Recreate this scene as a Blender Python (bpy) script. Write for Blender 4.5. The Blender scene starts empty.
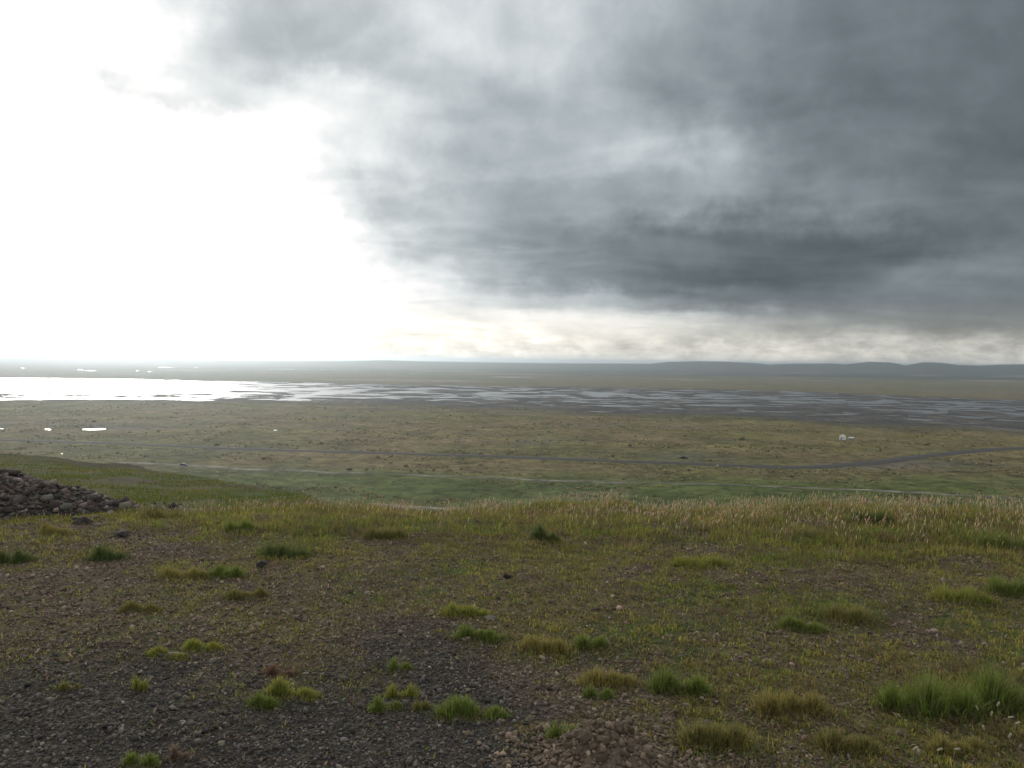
import bpy, bmesh, math, random
import numpy as np
from mathutils import Vector, Matrix, Euler

random.seed(7)
rng = np.random.default_rng(11)
S = bpy.context.scene
COL = S.collection
R = math.radians

# ------------------------------------------------------------------ camera numbers
F = 804.0                       # focal length in pixels of a 1024 x 768 picture
EYE = 1.6
PITCH, ROLL = 1.68, 0.774
H = 60.0                        # the plain lies this far below the hilltop
CAM_M = Euler((R(90 - PITCH), 0, 0)).to_matrix() @ Matrix.Rotation(R(ROLL), 3, 'Z')
CM = np.array(CAM_M)

def hz(x):                      # row of the true horizon in column x
    return 353.5 + 0.0135 * np.asarray(x, float)

def project(X, Y, Z):
    d = np.stack([X, Y, Z - EYE], -1) @ CM
    w = np.maximum(-d[..., 2], 1e-3)
    return 512 + F * d[..., 0] / w, 384 - F * d[..., 1] / w

# ------------------------------------------------------------------ noise
_perm = np.random.default_rng(3).permutation(256)
_perm = np.concatenate([_perm, _perm, _perm])
_ga = np.random.default_rng(5).uniform(0, 2 * np.pi, 256)
_gx, _gy = np.cos(_ga), np.sin(_ga)

def perlin(x, y):
    x = np.asarray(x, float); y = np.asarray(y, float)
    xi = np.floor(x).astype(np.int64); yi = np.floor(y).astype(np.int64)
    xf = x - xi; yf = y - yi
    u = xf * xf * xf * (xf * (xf * 6 - 15) + 10); v = yf * yf * yf * (yf * (yf * 6 - 15) + 10)
    def g(i, j):
        h = _perm[_perm[(xi + i) & 255] + ((yi + j) & 255)]
        return _gx[h] * (xf - i) + _gy[h] * (yf - j)
    a = g(0, 0) * (1 - u) + g(1, 0) * u
    b = g(0, 1) * (1 - u) + g(1, 1) * u
    return 1.5 * (a * (1 - v) + b * v)

def fbm(x, y, o=4, gain=0.5):
    s = 0; a = 1; n = 0
    for k in range(o):
        s = s + a * perlin(x * 2 ** k + 17.3 * k, y * 2 ** k - 9.1 * k); n += a; a *= gain
    return s / n * 1.3

def sstep(a, b, x):
    t = np.clip((x - a) / (b - a), 0, 1)
    return t * t * (3 - 2 * t)

# ------------------------------------------------------------------ terrain
def th_of(px): return math.degrees(math.atan((px - 512) / F))
_ex = [-150, 0, 60, 130, 180, 250, 320, 380, 430, 512, 800, 1024, 1200]
_ey = [458, 456, 459, 467, 476, 493, 508, 515, 517, 517, 518, 519, 522]
_er = [80, 70, 66, 58, 44, 25, 14, 11.2, 10.6, 10.5, 10.8, 11.5, 14]
_et = [th_of(x) for x in _ex]
_es = [(y - float(hz(x))) / F * math.cos(R(t)) for x, y, t in zip(_ex, _ey, _et)]
E_T = [-180, -70] + _et + [70, 180]
E_R = [60, 90] + _er + [30, 60]
E_Z = [-1.5, -6.0] + [EYE - r * s for r, s in zip(_er, _es)] + [-1.2, -1.5]

def river_line(pts):
    X, Y = [], []
    for x, y in pts:
        d = H + EYE
        Yd = d * F / (y - float(hz(x)))
        X.append(Yd * (x - 512) / F); Y.append(Yd)
    return np.array(X), np.array(Y)
RN = river_line([(-500, 401), (-150, 400.5), (0, 400), (128, 400), (256, 400.5), (384, 404), (512, 408), (640, 414), (768, 418), (900, 426), (1024, 430), (1400, 450)])
RF = river_line([(-500, 371), (-150, 375.5), (0, 377.3), (128, 378.6), (256, 381.5), (384, 384), (512, 386.3), (640, 387.5), (768, 390), (900, 395.5), (1024, 400), (1400, 416)])
RN = (np.r_[-9000, RN[0], 9000], np.r_[RN[1][0], RN[1], RN[1][-1]])
RF = (np.r_[-9000, RF[0], 9000], np.r_[RF[1][0] + 1500, RF[1], RF[1][-1]])
WATER_Z = -H - 0.35
PONDS = [(94, 429.0, 11, 8), (58, 429.2, 3, 4), (48, 429.0, 2.5, 4), (2, 428.0, 3, 4), (266, 428.6, 2.5, 4), (276, 429.6, 2.5, 3.5), (286, 430.4, 3.5, 3.5), (64.5, 452.6, 1.8, 4.5)]
HILLS_X = [300, 345, 385, 420, 470, 560, 612, 650, 697, 724, 768, 798, 833, 845, 868, 890, 905, 923, 940, 958, 980, 1000, 1024, 1100, 1250]
HILLS_H = [-.3, -.1, .3, .1, 0, 0, 0.2, 0.7, 2.0, 2.1, 0.5, 1.3, 1.7, 1.2, 3.3, 3.1, 1.1, 3.6, 3.4, 1.9, 1.7, 2.6, 3.1, 3.5, 3.0]

def plain_z(X, Y):
    z = -H + 0.25 * fbm(X / 90 + 3, Y / 90, 3)
    z = np.maximum(z, -H - 0.22)
    for (px, py, hw, hd) in PONDS:
        Yp = (H + EYE) * F / (py - float(hz(px))); Xp = Yp * (px - 512) / F
        a = hw / F * Yp; b = hd
        z = z - 0.9 * np.exp(-(((X - Xp) / a) ** 2 + ((Y - Yp) / b) ** 2) ** 2)
    return z

def far_z(X, Y):
    near = np.interp(X, *RN) + 55 * fbm(X / 110, Y * 0 + 2.2, 4)
    far = np.interp(X, *RF) + 40 * fbm(X / 300, Y * 0 + 7.7, 3)
    inside = sstep(-25, 25, Y - near) * sstep(-30, 30, far - Y)
    t = np.clip((Y - near) / np.maximum(far - near, 1), 0, 1)
    ang = np.degrees(np.arctan2(X, Y))
    bias = np.interp(ang, [-40, -28, -23, -18, -12, -5, 4, 20, 40], [-0.55, -0.42, -0.30, -0.04, 0.12, 0.22, 0.27, 0.25, 0.22])
    # broad open water toward the sun, braids between ragged shoals elsewhere
    n = fbm(X / 72 + 0.5 * fbm(X / 160, Y / 110, 2), Y / 48, 5, 0.65)
    ridg = 0.25 - np.abs(fbm(X / 300 + 5, Y / 90 + 1, 4)) * 1.6
    bed = 1.15 * n - 0.55 * ridg + bias + 0.35 * (sstep(0.30, 0.0, t) - 0.30) * sstep(-30, -18, ang) - 0.22 * np.exp(-((t - 0.52) / 0.16) ** 2)
    bed = bed + 0.55 * sstep(-16, -26, ang) * 2.0 * np.exp(-((t - 0.15 - .06 * n) / 0.06) ** 2) * (0.5 + n)
    bed = np.clip(bed * 0.55, -0.5, 0.30)
    z = plain_z(X, Y)
    zr = WATER_Z + bed
    z = z * (1 - inside) + zr * inside
    # thin far channels
    ang = np.degrees(np.arctan2(X, Y)); fm = sstep(2350, 2900, Y) * sstep(9000, 6500, Y)
    rn = np.abs(fbm(X / 1700 + 11, Y / 520 + 4, 4))
    rm = sstep(0.05, 0.3, fbm(X / 700 + 31, Y / 800 + 9, 3) + 0.05 - 0.12 * sstep(5, 20, ang))
    z = z - fm * rm * 0.9 * sstep(0.032, 0.006, rn)
    # low hills closing the plain
    px = 512 + F * np.tan(R(1) * np.clip(ang, -60, 60))
    hh = np.interp(px, HILLS_X, [h * 1.4 - .7 if h > .5 else h for h in HILLS_H], left=-0.4, right=2.0)
    crest = 7600.0
    hgt = (H + EYE + hh / F * crest * np.cos(R(1) * ang) - 4) * sstep(-1.6, 1.1, hh)
    r = np.hypot(X, Y)
    prof = sstep(4300, crest, r) ** 1.5 * (0.45 + 0.55 * sstep(6200, crest, r)) * (1 - 0.5 * sstep(crest, crest + 3500, r))
    front = (np.abs(ang) < 75)
    z = z + front * hgt * prof * (1 + 0.10 * fbm(X / 900, Y / 900, 3) * sstep(crest, crest - 800, r))
    return z, inside, near, far, t

def hill_z(X, Y):
    r = np.hypot(X, Y); th = np.degrees(np.arctan2(X, Y))
    re = np.interp(th, E_T, E_R) * (1 + 0.05 * fbm(th / 6, th * 0 + 1.5, 2)); ze = np.interp(th, E_T, E_Z)
    r0 = np.minimum(10.0, re * 0.93)
    z0 = -0.034 * r0
    a = np.clip(r / r0, 0, 1) * z0
    b = np.clip((r - r0) / np.maximum(re - r0, 0.3), 0, 1)
    z = a + (ze - z0) * b
    u = np.maximum(r - re, 0)
    w = 2.5
    z = z - 0.55 * (u - w * (1 - np.exp(-u / w)))
    return z, r, re

def micro(X, Y, r):
    f = sstep(200, 60, r)
    m = 0.035 * fbm(X / 1.6, Y / 1.6, 3) + 0.045 * sstep(5, 10, r) * fbm(X / 0.9 + 7, Y / 0.9, 2)
    m = m + 0.25 * sstep(14, 30, r) * fbm(X / 9, Y / 9 + 3, 3)
    m = m + 0.014 * fbm(X / 0.16, Y / 0.16, 3) * sstep(30, 12, r)
    return m * f

def ground_z(X, Y, full=False):
    X = np.asarray(X, float); Y = np.asarray(Y, float)
    zh, r, re = hill_z(X, Y)
    zh = zh + micro(X, Y, r)
    zf, inside, near, far, t = far_z(X, Y)
    zh = np.where(r > 600, -1000, zh)
    k = 2.0
    hmix = np.clip(0.5 + 0.5 * (zh - zf) / k, 0, 1)
    z = zf * (1 - hmix) + zh * hmix + k * hmix * (1 - hmix) * (zh > -900)
    if full: return z, hmix, r, re, inside, near, far, t
    return z

def ray_dir(px, py):
    d = CM @ np.array([(px - 512) / F, -(py - 384) / F, -1.0])
    return d / np.linalg.norm(d)

def gp(px, py):
    """Point of the ground that is seen in this direction."""
    d = ray_dir(px, py)
    s = np.concatenate([np.arange(1.5, 90, 0.03), np.geomspace(90, 29000, 6000)])
    P = np.array([0, 0, EYE])[None] + s[:, None] * d[None]
    below = P[:, 2] < ground_z(P[:, 0], P[:, 1])
    i = int(np.argmax(below)) if below.any() else len(s) - 1
    return Vector(P[i])

def gz(x, y): return float(ground_z(np.array([x]), np.array([y]))[0])

# ------------------------------------------------------------------ colours of the ground (albedo)
GRAVEL = np.array([.060, .053, .046]); SOIL = np.array([.105, .078, .057]); MOSS = np.array([.120, .106, .036])
GREEN = np.array([.070, .092, .026]); DRY = np.array([.165, .135, .075])

_bx = [-200, 0, 100, 200, 300, 380, 440, 480, 520, 600, 680, 1100]
_by = [625, 628, 632, 644, 642, 622, 616, 650, 690, 730, 790, 900]
PATCH = [(150, 545, 95, 22, .8), (60, 590, 110, 22, .7), (560, 690, 70, 22, .75), (720, 552, 90, 12, .7), (850, 575, 90, 14, .8), (960, 605, 90, 12, .6),
         (760, 640, 120, 18, .6), (640, 545, 60, 9, .6), (870, 690, 60, 22, .6), (610, 600, 70, 18, .4), (60, 530, 70, 9, .6), (300, 590, 60, 12, .4), (20, 665, 60, 20, -.3)]
LUSH = [(110, 555, 40, 8), (290, 552, 50, 8), (200, 572, 70, 8), (880, 540, 120, 10), (300, 530, 140, 8), (620, 540, 120, 10), (720, 560, 60, 6), (850, 560, 100, 6), (980, 690, 70, 30), (830, 615, 70, 10)]

def bare_map(X, Y, Z):
    px, py = project(X, Y, Z)
    n = fbm(X / 0.8 + 40, Y / 0.8, 4)
    n2 = fbm(X / 0.22 + 4, Y / 0.22, 3)
    b = sstep(-165, 95, py - np.interp(px, _bx, _by) + 90 * n + 70 * n2)
    for (cx, cy, a, c, s) in PATCH:
        b = b + s * np.exp(-((px - cx) / a) ** 2 - ((py - cy) / c) ** 2) * (0.75 + 0.9 * n)
    b = np.maximum(b, 0.85 * sstep(0.18, 0.52, n + 0.5 * n2))
    return np.clip(b, 0, 1), px, py, n, n2

def lush_map(px, py):
    l = 0
    for (cx, cy, a, c) in LUSH:
        l = l + np.exp(-((px - cx) / a) ** 2 - ((py - cy) / c) ** 2)
    return np.clip(l, 0, 1)

def mixc(a, b, f): return a * (1 - f[..., None]) + b * f[..., None]

def hill_colour(X, Y, Z, r):
    b, px, py, n, n2 = bare_map(X, Y, Z)
    v = fbm(X / 1.7 + 9, Y / 1.7 + 2, 4)
    veg = mixc(MOSS[None], GREEN[None], sstep(-0.2, 0.45, v))
    veg = mixc(veg, SOIL[None] * 1.1, 0.65 * sstep(0.0, 0.55, fbm(X / 0.5 + 3, Y / 0.5, 3)))
    soil = mixc(SOIL[None], GRAVEL[None], sstep(-30, 50, py - np.interp(px, _bx, _by) + 20 * n))
    c = mixc(veg, soil, b)
    # grassy spur beyond the brow
    sp = sstep(12, 18, r)
    g = mixc(np.array([[.055, .076, .022]]), np.array([[.090, .082, .032]]), sstep(-.3, .5, fbm(X / 5, Y / 14 + 5, 4)))
    g = mixc(g, np.array([[.075, .062, .046]]), 0.8 * sstep(0.1, .5, fbm(X / 9 + 60, Y / 5, 3)))
    th = np.degrees(np.arctan2(X, Y)); re = np.interp(th, E_T, E_R)
    scarp = sstep(0.70, 0.93, r / re + 0.1 * fbm(X / 4, Y / 4, 3)) * sstep(-22, -25, th)
    g = mixc(g, np.array([[.034, .028, .022]]), 0.95 * scarp)
    return mixc(c, g, sp)

def flat_xy(x, y):
    Yd = (H + EYE) * F / (y - float(hz(x))); return Yd * (x - 512) / F, Yd

def plain_colour(X, Y, inside, near, far, t, z):
    dep = (H + EYE) * F / np.maximum(Y, 50)          # how steeply the spot is seen; only to bound the zones
    n1 = fbm(X / 160, Y / 160, 4); n2 = fbm(X / 45 + 8, Y / 70, 4); n3 = fbm(X / 600 + 3, Y / 420, 3)
    brown = np.array([[.146, .114, .060]]); olive = np.array([[.128, .114, .043]]); green = np.array([[.072, .098, .030]]); grey = np.array([[.105, .095, .082]])
    c = mixc(brown, olive, sstep(-.25, .45, n1 + .5 * n2))
    c = mixc(c, np.array([[.095, .088, .045]]), .7 * sstep(.05, .5, n2))
    c = mixc(c, grey, .8 * sstep(.15, .6, fbm(X / 240 + 70, Y / 110, 4)))
    gf = sstep(470, 395, Y + 35 * n1)                # green meadows under the hill
    dx_ = [flat_xy(x, y) for x, y in ((250, 431), (300, 432), (430, 434.5), (512, 440), (640, 445), (768, 447.5), (830, 450))]
    dy_ = np.interp(X, [q[0] for q in dx_], [q[1] for q in dx_])
    c = mixc(c, np.array([[.21, .185, .055]]), .75 * np.exp(-((Y - dy_ + 8 * n2) / 9) ** 2) * sstep(-260, -180, X) * sstep(300, 200, X) * sstep(-.35, .2, fbm(X / 30, Y * 0 + 6, 3)))
    c = mixc(c, green, .85 * gf * sstep(-.6, .1, n2 + .3))
    mid = sstep(700, 520, Y) * sstep(400, 470, Y)
    c = mixc(c, np.array([[.085, .088, .042]]), .45 * mid * sstep(-.2, .3, n1))
    # far side of the river
    f = sstep(0, 150, Y - far)
    cf = mixc(np.array([[.135, .112, .070]]), np.array([[.110, .108, .056]]), sstep(-.2, .3, n3 + .4 * n1))
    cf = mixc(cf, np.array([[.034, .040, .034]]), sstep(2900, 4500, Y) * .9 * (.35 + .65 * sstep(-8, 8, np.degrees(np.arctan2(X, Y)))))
    cf = mixc(cf, np.array([[.20, .175, .12]]), .8 * sstep(.28, .5, fbm(X / 900 + 2, Y / 420, 3)) * sstep(6500, 5000, Y))
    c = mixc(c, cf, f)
    bars = mixc(np.array([[.060, .056, .056]]), np.array([[.105, .096, .088]]), sstep(-.2, .5, n2))
    c = mixc(c, bars, sstep(.3, .9, inside))
    bank = np.exp(-((Y - near + 25) / 40) ** 2)
    c = mixc(c, np.array([[.062, .060, .045]]), .7 * bank)
    wet = sstep(.12, 0, z - WATER_Z) * (Y < 9000)
    c = mixc(c, np.array([[.045, .042, .040]]), .8 * wet)
    return c

# ------------------------------------------------------------------ mesh helpers
def mesh_np(name, verts, faces, k, cols=None, smooth=False):
    """faces: (n, k) index array, cols: per-vertex rgb."""
    me = bpy.data.meshes.new(name)
    nv, nf = len(verts), len(faces)
    me.vertices.add(nv); me.vertices.foreach_set('co', np.ascontiguousarray(verts, np.float32).ravel())
    me.loops.add(nf * k); me.loops.foreach_set('vertex_index', np.ascontiguousarray(faces, np.int32).ravel())
    me.polygons.add(nf); me.polygons.foreach_set('loop_start', np.arange(0, nf * k, k, dtype=np.int32))
    if smooth: me.polygons.foreach_set('use_smooth', np.ones(nf, bool))
    me.update(calc_edges=True)
    if cols is not None:
        a = me.attributes.new('col', 'FLOAT_COLOR', 'POINT')
        a.data.foreach_set('color', np.c_[cols, np.ones(nv)].astype(np.float32).ravel())
    return me

def link(name, me, mats, parent=None, loc=None):
    o = bpy.data.objects.new(name, me); COL.objects.link(o)
    for m in (mats if isinstance(mats, (list, tuple)) else [mats]):
        if m is not None and m.name not in [x.name for x in me.materials if x]: me.materials.append(m)
    if parent: o.parent = parent
    if loc is not None: o.location = loc
    return o

def tag(o, label=None, cat=None, group=None, kind=None):
    if label: o['label'] = label
    if cat: o['category'] = cat
    if group: o['group'] = group
    if kind: o['kind'] = kind
    return o

def empty(name, loc, rz=0.0):
    o = bpy.data.objects.new(name, None); COL.objects.link(o)
    o.location = loc; o.rotation_euler = (0, 0, rz); o.empty_display_size = 0.1
    return o

def bm_obj(name, bm, mat, parent=None, smooth=False):
    me = bpy.data.meshes.new(name); bm.to_mesh(me); bm.free()
    if smooth: me.polygons.foreach_set('use_smooth', np.ones(len(me.polygons), bool))
    return link(name, me, mat, parent)

# ------------------------------------------------------------------ materials
def new_mat(name):
    m = bpy.data.materials.new(name); m.use_nodes = True
    nt = m.node_tree; nt.nodes.clear()
    return m, nt, nt.nodes, nt.links

def N(ns, t, **kw):
    n = ns.new(t)
    for k, v in kw.items(): setattr(n, k, v)
    return n

def mapping(ns, ls, scale):
    tc = N(ns, 'ShaderNodeNewGeometry'); mp = N(ns, 'ShaderNodeMapping'); mp.inputs['Scale'].default_value = scale
    ls.new(tc.outputs['Position'], mp.inputs['Vector'])
    return mp.outputs[0]

def noise(ns, ls, vec, scale, detail=4, rough=.6):
    n = N(ns, 'ShaderNodeTexNoise'); n.inputs['Scale'].default_value = scale; n.inputs['Detail'].default_value = detail; n.inputs['Roughness'].default_value = rough
    if vec is not None: ls.new(vec, n.inputs['Vector'])
    return n.outputs[0]

def mul(ns, ls, colour, fac, lo, hi):
    """colour x a value that runs from lo to hi over fac."""
    mr = N(ns, 'ShaderNodeMapRange'); mr.inputs[1].default_value = .3; mr.inputs[2].default_value = .7; mr.inputs[3].default_value = lo; mr.inputs[4].default_value = hi
    ls.new(fac, mr.inputs[0])
    vm = N(ns, 'ShaderNodeVectorMath', operation='SCALE'); ls.new(colour, vm.inputs[0]); ls.new(mr.outputs[0], vm.inputs['Scale'])
    return vm.outputs[0]

def tint(ns, ls, colour, fac, rgb, lo, hi):
    mr = N(ns, 'ShaderNodeMapRange'); mr.inputs[1].default_value = lo; mr.inputs[2].default_value = hi
    ls.new(fac, mr.inputs[0])
    mx = N(ns, 'ShaderNodeMix', data_type='RGBA'); ls.new(mr.outputs[0], mx.inputs[0]); ls.new(colour, mx.inputs[6]); mx.inputs[7].default_value = (*rgb, 1)
    return mx.outputs[2]

def attr(ns):
    return N(ns, 'ShaderNodeAttribute', attribute_name='col').outputs['Color']

def principled(ns, ls, colour, rough=.9, spec=.25, normal=None):
    p = N(ns, 'ShaderNodeBsdfPrincipled'); p.inputs['Roughness'].default_value = rough; p.inputs['Specular IOR Level'].default_value = spec
    if isinstance(colour, tuple): p.inputs['Base Color'].default_value = (*colour, 1)
    else: ls.new(colour, p.inputs['Base Color'])
    if normal is not None: ls.new(normal, p.inputs['Normal'])
    return p

def bump(ns, ls, h, dist, strength=1.0):
    b = N(ns, 'ShaderNodeBump'); b.inputs['Distance'].default_value = dist; b.inputs['Strength'].default_value = strength
    ls.new(h, b.inputs['Height']); return b.outputs[0]

def out(ns, ls, sh):
    o = N(ns, 'ShaderNodeOutputMaterial'); ls.new(sh, o.inputs['Surface'])

def mat_hill():
    m, nt, ns, ls = new_mat('hilltop_soil')
    p1 = mapping(ns, ls, (1, 1, 1))
    c = mul(ns, ls, attr(ns), noise(ns, ls, p1, 38, 5, .7), .5, 1.55)
    c = mul(ns, ls, c, noise(ns, ls, p1, 5, 4), .75, 1.25)
    c = tint(ns, ls, c, noise(ns, ls, p1, 14, 3), (.13, .10, .06), .58, .78)
    vo = N(ns, 'ShaderNodeTexVoronoi'); vo.inputs['Scale'].default_value = 45; ls.new(p1, vo.inputs['Vector'])
    nb = noise(ns, ls, p1, 60, 4, .7)
    ad = N(ns, 'ShaderNodeMath', operation='ADD'); ls.new(vo.outputs['Distance'], ad.inputs[0]); ls.new(nb, ad.inputs[1])
    out(ns, ls, principled(ns, ls, c, .95, .04, bump(ns, ls, ad.outputs[0], .02)).outputs[0])
    return m

def mat_plain():
    m, nt, ns, ls = new_mat('plain_ground')
    p1 = mapping(ns, ls, (1, 1, 0))
    c = mul(ns, ls, attr(ns), noise(ns, ls, p1, .11, 6, .8), .25, 1.9)
    c = mul(ns, ls, c, noise(ns, ls, p1, .022, 5, .65), .65, 1.4)
    c = tint(ns, ls, c, noise(ns, ls, mapping(ns, ls, (.05, .09, 0)), 1.0, 5, .7), (.19, .165, .06), .56, .72)
    c = tint(ns, ls, c, noise(ns, ls, mapping(ns, ls, (.10, .05, 0)), 1.3, 5, .75), (.035, .040, .022), .57, .66)
    nb = noise(ns, ls, p1, .5, 6, .75)
    out(ns, ls, principled(ns, ls, c, 1.0, .02, bump(ns, ls, nb, 1.2)).outputs[0])
    return m

def mat_water():
    m, nt, ns, ls = new_mat('silty_water')
    w = noise(ns, ls, mapping(ns, ls, (.5, .25, 0)), 1.0, 4, .6)
    p = principled(ns, ls, (.11, .11, .112), .24, .5, bump(ns, ls, w, .25, .6))
    p.inputs['IOR'].default_value = 1.33
    out(ns, ls, p.outputs[0])
    return m

def mat_blade(name, trans=.35, var=.25):
    m, nt, ns, ls = new_mat(name)
    c = attr(ns)
    p = principled(ns, ls, c, .65, .25)
    t = N(ns, 'ShaderNodeBsdfTranslucent'); ls.new(c, t.inputs['Color'])
    mx = N(ns, 'ShaderNodeMixShader'); mx.inputs[0].default_value = trans
    ls.new(p.outputs[0], mx.inputs[1]); ls.new(t.outputs[0], mx.inputs[2])
    out(ns, ls, mx.outputs[0]); return m

def mat_stone(name, use_attr=True, rgb=(.07, .065, .06), sc=60, ob=False):
    m, nt, ns, ls = new_mat(name)
    tc = N(ns, 'ShaderNodeTexCoord').outputs['Object']
    if use_attr: c = attr(ns)
    else:
        rg = N(ns, 'ShaderNodeRGB'); rg.outputs[0].default_value = (*rgb, 1)
        oi = N(ns, 'ShaderNodeObjectInfo'); c = mul(ns, ls, rg.outputs[0], oi.outputs['Random'], .8, 1.25)
    c = mul(ns, ls, c, noise(ns, ls, tc, sc, 5, .7), .65, 1.4)
    if not use_attr: c = tint(ns, ls, c, noise(ns, ls, tc, sc * .3, 3), tuple(x * 1.7 for x in rgb), .60, .75)
    out(ns, ls, principled(ns, ls, c, .9, .2, bump(ns, ls, noise(ns, ls, tc, sc * 1.3, 5, .7), .01 if use_attr else .02)).outputs[0]); return m

def mat_flat(name, rgb, rough=.6, spec=.4, sc=3.0, lo=.85, hi=1.12, metallic=0):
    m, nt, ns, ls = new_mat(name)
    rg = N(ns, 'ShaderNodeRGB'); rg.outputs[0].default_value = (*rgb, 1)
    tc = N(ns, 'ShaderNodeTexCoord').outputs['Object']
    c = mul(ns, ls, rg.outputs[0], noise(ns, ls, tc, sc, 5), lo, hi)
    p = principled(ns, ls, c, rough, spec); p.inputs['Metallic'].default_value = metallic
    out(ns, ls, p.outputs[0]); return m

M_HILL, M_PLAIN, M_WATER = mat_hill(), mat_plain(), mat_water()
M_BLADE = mat_blade('grass_blades', .42); M_DRY = mat_blade('dry_stalks', .3)
M_GRAVEL = mat_stone('gravel_stone'); M_ROCK = mat_stone('lava_rock', False, (.066, .056, .049), 14)
M_CLOD = mat_stone('dry_clod', False, (.225, .170, .118), 20); M_PALE = mat_stone('pale_stone', False, (.26, .23, .19), 25)
M_ROAD = mat_flat('gravel_road', (.058, .054, .050), .95, .1, .25, .7, 1.3); M_TRACK = mat_flat('pale_track', (.21, .19, .15), .95, .1, .12, .35, 1.3)

# ------------------------------------------------------------------ the ground, one sheet out to the horizon
def build_ground():
    dense = np.arange(-44, 44.001, 0.135)
    side = 44 + np.cumsum(np.geomspace(.2, 6, 40)); side = side[side < 177]
    th = np.concatenate([-side[::-1], dense, side]); nt = len(th)
    rr = np.concatenate([np.geomspace(.2, 1.6, 14)[:-1], np.geomspace(1.6, 13, 330)[:-1], np.geomspace(13, 120, 130)[:-1], np.geomspace(120, 1000, 150)[:-1],
                         np.geomspace(1000, 2300, 210)[:-1], np.geomspace(2300, 28000, 130)])
    nr = len(rr)
    T, RR = np.meshgrid(R(1) * th, rr)
    X = (RR * np.sin(T)).ravel(); Y = (RR * np.cos(T)).ravel()
    z, hm, r, re, inside, near, far, t = ground_z(X, Y, True)
    ch = hill_colour(X, Y, z, r)
    cp = plain_colour(X, Y, inside, near, far, t, z)
    c = mixc(cp, ch, hm)
    V = np.c_[X, Y, z]
    V = np.r_[V, [[0, 0, gz(0, 0.01)]]]; c = np.r_[c, c[:1]]
    i, j = np.meshgrid(np.arange(nr - 1), np.arange(nt), indexing='ij')
    j2 = (j + 1) % nt
    q = np.stack([i * nt + j, (i + 1) * nt + j, (i + 1) * nt + j2, i * nt + j2], -1).reshape(-1, 4)
    q = q[:, ::-1]
    me = mesh_np('ground', V, q, 4, np.clip(c, .005, .9), True)
    # slot per face: hill or plain
    me.materials.append(M_HILL); me.materials.append(M_PLAIN)
    fm = (hm[q[:, 0]] < 0.5).astype(np.int32)
    me.polygons.foreach_set('material_index', fm)
    # centre fan
    bm = bmesh.new(); 
    o = link('ground', me, [M_HILL, M_PLAIN]); tag(o, kind='structure'); bm.free()
    return o
build_ground()

wv = []
for yy in (300, 1000, 2600, 9500):
    for xx in (-1.2, -.4, .4, 1.2): wv.append((xx * max(yy, 700), yy, WATER_Z))
wf = [(a * 4 + b, a * 4 + b + 1, a * 4 + b + 5, a * 4 + b + 4) for a in range(3) for b in range(3)]
tag(link('water', mesh_np('water', np.array(wv, float), np.array(wf), 4, smooth=True), M_WATER), kind='structure')

# ------------------------------------------------------------------ roads on the plain: ribbons with sloping verges
ROADS = []
def ribbon(name, pts, width, lift, mat, wob=0.0):
    P = []
    for x, y in pts:
        Yd = (H + EYE) * F / (y - float(hz(x))); P.append((Yd * (x - 512) / F, Yd))
    P = np.array(P); s = np.r_[0, np.cumsum(np.hypot(*np.diff(P, axis=0).T))]
    u = np.arange(0, s[-1], 4.0)
    # Catmull-like smoothing of the polyline
    X = np.interp(u, s, P[:, 0]); Y = np.interp(u, s, P[:, 1])
    k = np.hanning(19); k /= k.sum()
    pad = lambda a: np.convolve(np.r_[2 * a[0] - a[9:0:-1], a, 2 * a[-1] - a[-2:-11:-1]], k, 'valid')
    X, Y = pad(X), pad(Y)
    Y = Y + wob * fbm(u / 60, u * 0 + 3, 3)
    ROADS.append((X.copy(), Y.copy())); tx, ty = np.gradient(X), np.gradient(Y); l = np.hypot(tx, ty); nx, ny = -ty / l, tx / l
    w = width * (1 + .25 * fbm(u / 25, u * 0 + 8, 2))
    if name == 'track': w = w * np.clip(np.interp(X, [-150, -60, 60, 300], [1, .7, .5, .4]) + 1.1 * fbm(u / 45, u * 0 + 4, 4), .05, 1.3); Y = Y + 4 * fbm(u / 25, u * 0 + 14, 3)
    if name == 'road': w = w * np.interp(X, [-350, -100, 80, 200], [.62, .7, .85, 1.0])
    V = []
    for e, dz in ((-.5, -.5), (-.42, 0), (0, .06), (.42, 0), (.5, -.5)):
        xx, yy = X + nx * w * e * (1.4 if dz < 0 else 1), Y + ny * w * e * (1.4 if dz < 0 else 1)
        V.append(np.c_[xx, yy, np.maximum(ground_z(xx, yy), -H - .3) + lift + dz])
    V = np.stack(V, 1); n = len(u)
    idx = np.arange(n * 5).reshape(n, 5)
    f = np.stack([idx[:-1, :-1], idx[:-1, 1:], idx[1:, 1:], idx[1:, :-1]], -1).reshape(-1, 4)
    tag(link(name, mesh_np(name, V.reshape(-1, 3), f, 4, smooth=True), mat), kind='structure')

ribbon('road', [(-260, 434), (-60, 438.5), (0, 440), (60, 442), (105, 443.3), (180, 446.5), (256, 449.8), (380, 453.5), (512, 457.3), (640, 462), (740, 466.5), (800, 468), (850, 466), (890, 461.5), (930, 456), (970, 451.5), (1024, 448), (1150, 446)], 10.5, .45, M_ROAD, 3)
ribbon('track', [(120, 463.2), (185, 466.3), (256, 470), (340, 473), (420, 476), (512, 479.5), (600, 482), (768, 487), (900, 492), (1024, 499), (1150, 508)], 3.6, .40, M_TRACK, 5)
ribbon('path', [(372, 505), (400, 507), (425, 508.7), (445, 511), (465, 512), (487, 512.3), (520, 512)], 3.0, .40, M_TRACK, 1)

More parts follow.
